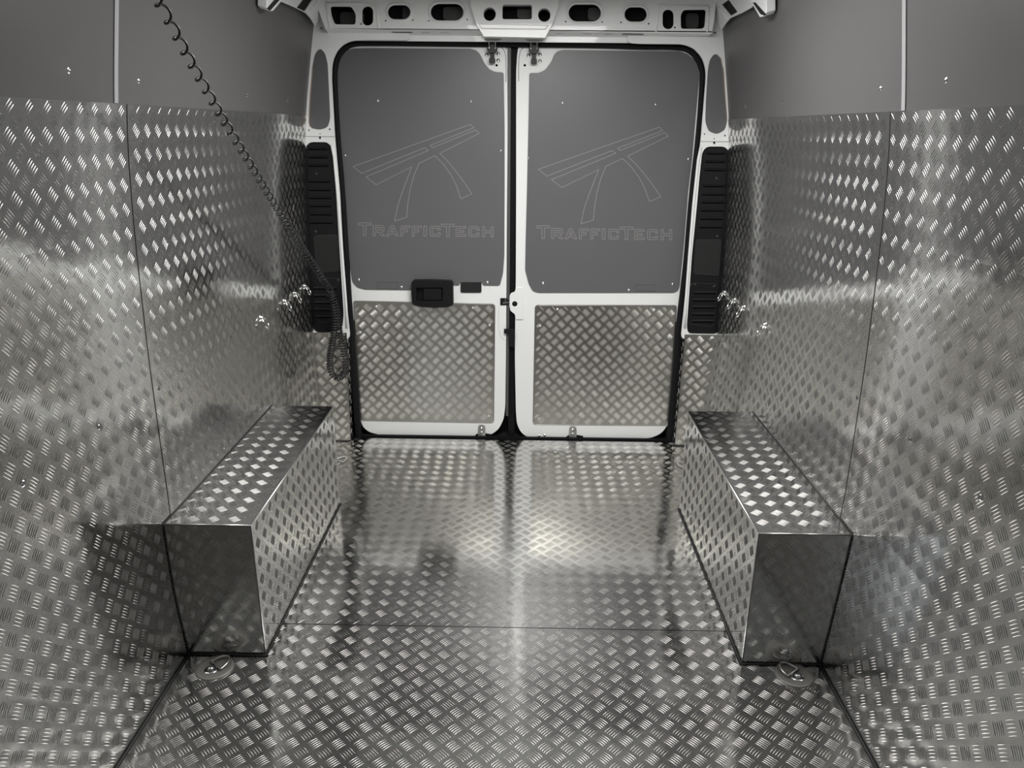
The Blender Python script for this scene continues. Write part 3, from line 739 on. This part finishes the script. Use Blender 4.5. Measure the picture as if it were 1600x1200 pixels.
for R_, pts in ((dl, [(783, 73), (788, 79), (790.3, 88), (790.8, 110), (790.3, 128)]), (dr, [(818, 74), (813, 80), (811, 90), (810.3, 105), (810.5, 127)])):
    tube_mesh('corner_crease', [onY(a, b, YD-.0005) for a, b in pts], .0011, RUBG, R_, 6)

# ------------------------------------------------------------------ corner plates beside the door
def corner(side, label):
    Yc = 3.393
    if side < 0: A, B, Cc, D = (487, 521.5), (541.5, 518), (548.5, 686), (500, 689)
    else: A, B, Cc, D = (1125, 524), (1070, 522), (1054, 693), (1100, 695)
    a, b, c, d = (onY(p[0], p[1], Yc) for p in (A, B, Cc, D))
    R_ = root('corner_plate', (side*.8, Yc, 0), label, 'panel')
    zb_, zt_ = .003, (a.z+b.z)/2
    xo = side*.945
    def mp(s, t, h):  # s 0..W from wall to opening; the inner edge leans
        xi = b.x+(c.x-b.x)*(zt_-t)/(zt_-zb_)
        x = s
        return np.stack([x, Yc-h, t], 1)
    def ins(x, z):
        xi = b.x+(c.x-b.x)*(zt_-z)/(zt_-zb_)
        return (x-xi)*side > .004 and abs(x) < np.interp(z, zz, ww)-.003
    # face polygon
    poly = [(b.x, zt_), (c.x, zb_), (side*.943, zb_), (side*.943, zt_)]
    f = plate('face_panel', poly, Yc, Yc+.003, ALUD, R_, bevel=.001)
    me = f.data; l = me.uv_layers.new(name='UVMap'); off = parent_loc(R_)
    for lp in me.loops:
        co = me.vertices[lp.vertex_index].co+off; l.data[lp.index].uv = (co.x, co.z)
    x0, x1 = sorted((min(abs(b.x), abs(c.x))*side, side*.94))
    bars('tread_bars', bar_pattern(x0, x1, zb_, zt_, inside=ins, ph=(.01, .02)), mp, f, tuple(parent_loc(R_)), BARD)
    # return into the opening
    dx, dzv = (b.x-c.x), (zt_-zb_)
    def mr(s, t, h):
        xi = c.x+dx*(t-zb_)/dzv
        return np.stack([xi-side*h, Yc+s, t], 1)
    g = grid_sheet('return_panel', [.0, .055], [zb_, zt_], mr, R_, .002, loc=tuple(parent_loc(R_)))
    bars('tread_bars', bar_pattern(.002, .053, zb_, zt_, ph=(.01, .0)), mr, g, tuple(parent_loc(R_)), BARD)
    tube_mesh('sealant_bead', [(c.x, Yc-.002, .004), (side*.915, Yc-.002, .004)], .003, SEALANT, R_, 6)
corner(-1, 'narrow tread plate corner panel left of the doors under the vent')
corner(1, 'narrow tread plate corner panel right of the doors under the vent')

# ------------------------------------------------------------------ wheel boxes
Y1, Y2, HB, BI = 1.814, 2.7455, .4237, .686
def wheel_box(side, label):
    R_ = root('wheel_arch_box', (side*.81, (Y1+Y2)/2, 0), label, 'box'); lo = tuple(parent_loc(R_))
    WX = lambda z: float(np.interp(z, zz, ww)+wofs(z, side)-.001)
    wo = WX(HB)
    def lim(x, z): return abs(x) < np.interp(z, zz, ww)-.002
    # front
    xa, xb = sorted((side*BI, side*.915))
    poly = [(side*BI, .0), (side*WX(0), .0), (side*WX(.2), .2), (side*wo, HB), (side*BI, HB)]
    f = plate('front_panel', poly, Y1, Y1+.003, ALU, R_)
    me = f.data; l = me.uv_layers.new(name='UVMap')
    for lp in me.loops:
        co = me.vertices[lp.vertex_index].co; l.data[lp.index].uv = (co.x+lo[0], co.z)
    bars('tread_bars', bar_pattern(*sorted((side*BI, side*wo)), .004, HB-.004, inside=lambda x, z: lim(x, z) and abs(x) > BI+.003, ph=(.012, .02)), planar((0, Y1, 0), (1, 0, 0), (0, 0, 1), (0, -1, 0)), f, lo)
    # top
    mt_ = planar((0, 0, HB), (1, 0, 0), (0, 1, 0), (0, 0, 1)); xs = sorted((side*BI, side*wo))
    tp = grid_sheet('top_panel', xs, [Y1, Y2], mt_, R_, .003, loc=lo)
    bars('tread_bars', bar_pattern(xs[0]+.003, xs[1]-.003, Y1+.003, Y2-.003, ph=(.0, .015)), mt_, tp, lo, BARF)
    # inner side
    ms = planar((side*BI, 0, 0), (0, 1, 0), (0, 0, 1), (-side, 0, 0))
    sd = grid_sheet('side_panel', [Y1, Y2], [.0, HB], ms, R_, .003, loc=lo)
    bars('tread_bars', bar_pattern(Y1+.003, Y2-.003, .003, HB-.003, ph=(.018, .006)), ms, sd, lo)
    # rear
    plate('rear_panel', [(p[0], p[1]) for p in poly], Y2-.003, Y2, EDGE, R_)
    # bright folded edges
    e = .0016
    for nm, p in (('folded_edge', [(side*BI, Y1, 0), (side*BI, Y1, HB)]), ('folded_edge', [(side*BI, Y1, HB), (side*wo, Y1, HB)]), ('folded_edge', [(side*BI, Y1, HB), (side*BI, Y2, HB)])):
        tube_mesh(nm, p, e, EDGE, R_, 8)
    for p in ([(side*(BI-.002), Y1-.003, .003), (side*.912, Y1-.003, .003)], [(side*(BI-.003), Y1-.003, .003), (side*(BI-.003), Y2, .003)]):
        tube_mesh('sealant_bead', p, .0032, SEALANT, R_, 6)
    zv = np.linspace(0, HB, 8)
    tube_mesh('sealant_bead', [(side*(WX(z)-.001), Y1-.001, z) for z in zv], .0016, SEALANT, R_, 6)
    tube_mesh('sealant_bead', [(side*(wo-.001), y, HB+.001) for y in (Y1, Y2)], .002, SEALANT, R_, 6)
wheel_box(-1, 'tread plate wheel arch box along the left wall')
wheel_box(1, 'tread plate wheel arch box along the right wall')

# ------------------------------------------------------------------ floor tie down rings
def floor_ring(p, ang, label):
    R_ = root('floor_tie_down', tuple(p), label, 'tie-down', None); lo = Vector(p)
    M4 = Matrix.Translation(lo)
    bm = bmesh.new()
    lathe_bm(bm, [(.052, .0), (.0515, .003), (.049, .0042), (.044, .0042), (.040, .0034), (.034, .0016), (.020, .0012), (0, .0012)], M4, 36)
    from_bm('dish', bm, DISH, R_, True)
    bm = bmesh.new(); lathe_bm(bm, [(.010, .0015), (.0098, .006), (.008, .0095), (.004, .0115), (0, .012)], M4 @ Matrix.Translation((-.012*math.cos(ang), -.012*math.sin(ang), 0)), 18)
    from_bm('centre_bolt', bm, STEEL, R_, True)
    bm = bmesh.new(); lathe_bm(bm, [(.019, .0014), (.018, .003), (.011, .0036)], M4 @ Matrix.Translation((-.012*math.cos(ang), -.012*math.sin(ang), 0)), 24)
    from_bm('washer', bm, BOLT, R_, True)
    c, s = math.cos(ang), math.sin(ang)
    pts = []
    for t in np.linspace(-1, 1, 17):
        a = t*math.pi/2; lx, ly = .004+.040*math.cos(a), .024*math.sin(a)
        pts.append(lo+Vector((c*lx-s*ly, s*lx+c*ly, .0065+.006*math.cos(a))))
    pts = [lo+Vector((c*.004+s*.024, s*.004-c*.024, .0065))]+pts[1:-1]+[lo+Vector((c*.004-s*.024, s*.004+c*.024, .0065))]
    tube_mesh('bail', pts+[pts[0]], .0030, STEEL, R_, 8, False)
    box_ = bmesh.new(); q = lo+Vector((c*.004, s*.004, 0))
    tube_mesh('pivot_bar', [q+Vector((s*.026, -c*.026, .005)), q+Vector((-s*.026, c*.026, .005))], .0042, BOLT, R_, 8)
    box_.free()
floor_ring(onZ(336, 1044, 0)+Vector((0, 0, .0005)), math.radians(52), 'recessed floor ring in front of the left wheel arch box')
floor_ring(onZ(1240, 1055, 0)+Vector((0, 0, .0005)), math.radians(128), 'recessed floor ring in front of the right wheel arch box')
floor_ring(onZ(533, 723, 0)+Vector((-.012, 0, .0012)), math.radians(52), 'floor ring in the rear left corner, half hidden by the left box')
floor_ring(onZ(1067, 731, 0)+Vector((.012, 0, .0012)), math.radians(128), 'floor ring in the rear right corner, half hidden by the right box')

# ------------------------------------------------------------------ wall tie down rings
def wall_ring(px, py, side, label, group, hang=1.):
    p = wall_pt(px, py, side); R_ = root('wall_tie_down', tuple(p), label, 'ring', group)
    n = Vector((-side, 0, 0)); M4 = frame(p, n)
    bm = bmesh.new(); lathe_bm(bm, [(.014, 0), (.0135, .0025), (.010, .0045), (.0085, .008), (.0065, .011), (.003, .013), (0, .0135)], M4, 18)
    from_bm('base', bm, CHROME, R_, True)
    pts = []
    for k in range(25):
        a = 2*math.pi*k/24; u, v = .016*math.sin(a), -.022-.020*math.cos(a)
        pts.append(p+n*(.009+.02*(-v)/.05)+Vector((0, u*1.0, v+.004)))
    tube_mesh('ring', pts, .0024, CHROME, R_, 8, False)
GL = 'rings on the left wall'; GR = 'rings on the right wall'
wall_ring(475.5, 447.5, -1, 'chrome lashing ring on the left wall, nearest the vent grille', GL)
wall_ring(460, 459, -1, 'chrome lashing ring on the left wall, second from the vent grille', GL)
wall_ring(444, 471, -1, 'chrome lashing ring on the left wall, third from the vent grille', GL)
wall_ring(407, 497, -1, 'chrome lashing ring on the left wall, farthest from the vent grille', GL)
wall_ring(1132, 457.5, 1, 'chrome lashing ring on the right wall, nearest the vent grille', GR)
wall_ring(1147.5, 469, 1, 'chrome lashing ring on the right wall, second from the vent grille', GR)
wall_ring(1162.5, 480.5, 1, 'chrome lashing ring on the right wall, third from the vent grille', GR)
wall_ring(1196.5, 507.5, 1, 'chrome lashing ring on the right wall, farthest from the vent grille', GR)

# ------------------------------------------------------------------ coiled cable
def coil():
    key = [(205, -90), (243, -8), (262, 28), (297, 95), (340, 172), (385, 247), (425, 313), (462, 372), (490, 415), (515, 452)]
    K = np.array(key, float); dd = np.concatenate([[0], np.cumsum(np.hypot(*np.diff(K, axis=0).T))]); dd /= dd[-1]
    t = np.linspace(0, 1, 400); X = np.interp(t, dd, K[:, 0]); Yp = np.interp(t, dd, K[:, 1])
    sm = np.ones(31)/31
    X[15:-15] = np.convolve(X, sm, 'valid'); Yp[15:-15] = np.convolve(Yp, sm, 'valid')
    inv = 1/1.42+(1/3.30-1/1.42)*t
    P = [onY(x, y, 1/i) for x, y, i in zip(X, Yp, inv)]
    pyx = list(Yp)
    # hanging loop at the rear post
    lp = [(519, 462), (522, 478), (524, 495), (523, 515), (519, 535), (515.5, 555), (515, 573), (519, 587), (527, 592), (536, 588), (540.5, 577), (540, 560), (536, 543), (531, 525), (528.5, 508), (526, 490), (521, 470), (514, 462)]
    Yl = list(np.linspace(3.315, 3.34, 9))+list(np.linspace(3.34, 3.36, 9))
    Lp = np.array(lp, float); d2 = np.concatenate([[0], np.cumsum(np.hypot(*np.diff(Lp, axis=0).T))]); tt = np.linspace(0, d2[-1], 260)
    lx, ly, lY = np.interp(tt, d2, Lp[:, 0]), np.interp(tt, d2, Lp[:, 1]), np.interp(tt, d2, Yl)
    s2 = np.ones(15)/15
    for arr in (lx, ly): arr[7:-7] = np.convolve(arr, s2, 'valid')
    P2 = [onY(a, b, c) for a, b, c in zip(lx, ly, lY)]
    A = np.array([tuple(v) for v in P+P2])
    L_ = np.concatenate([[0], np.cumsum(np.linalg.norm(np.diff(A, axis=0), axis=1))])
    # turn phase: pitch shrinks along the drop
    marks = [22, 48, 72, 94, 114, 134, 153, 170, 186, 200, 216, 230, 242, 255, 266, 277, 287.5, 297]
    while marks[-1] < 452: marks.append(marks[-1]+max(4.6, (marks[-1]-marks[-2])*.945))
    marks = [-90, -62, -34, -6]+marks
    ph = list(np.interp(Yp, marks, np.arange(len(marks))))
    lastL = L_[len(P)-1]; pitch = .0125
    ph += [ph[-1]+(l-lastL)/pitch for l in L_[len(P):]]
    ph = np.array(ph)
    # resample by phase and wind the helix
    n = int(ph[-1]*14); f = np.linspace(0, ph[-1], n)
    Lf = np.interp(f, ph, L_)
    Cc = np.stack([np.interp(Lf, L_, A[:, k]) for k in range(3)], 1)
    T = np.gradient(Cc, axis=0); 
    k5 = np.ones(29)/29
    for k in range(3): T[14:-14, k] = np.convolve(T[:, k], k5, 'valid')
    T /= np.linalg.norm(T, axis=1)[:, None]
    nr = np.cross(T[0], [0, 0, 1.]); nr /= np.linalg.norm(nr); out = []
    rad = np.interp(f/ph[-1], [0, .1, .45, .6, 1], [.0095, .0098, .0125, .0135, .0135])
    for i in range(n):
        nr = nr-T[i]*(nr@T[i]); nr /= np.linalg.norm(nr); b = np.cross(T[i], nr); a = 2*math.pi*f[i]
        out.append(Cc[i]+rad[i]*(math.cos(a)*nr+math.sin(a)*b))
    o = tube_mesh('coiled_cable', out, .0031, CABLE, None, 7, radii=np.interp(f/ph[-1], [0, .3, .5, 1], [.0026, .0028, .0034, .0042]))
    o['label'] = 'black coiled cable hanging from the ceiling to the rear left pillar, ending in a loop'; o['category'] = 'cable'
    return out
coil()
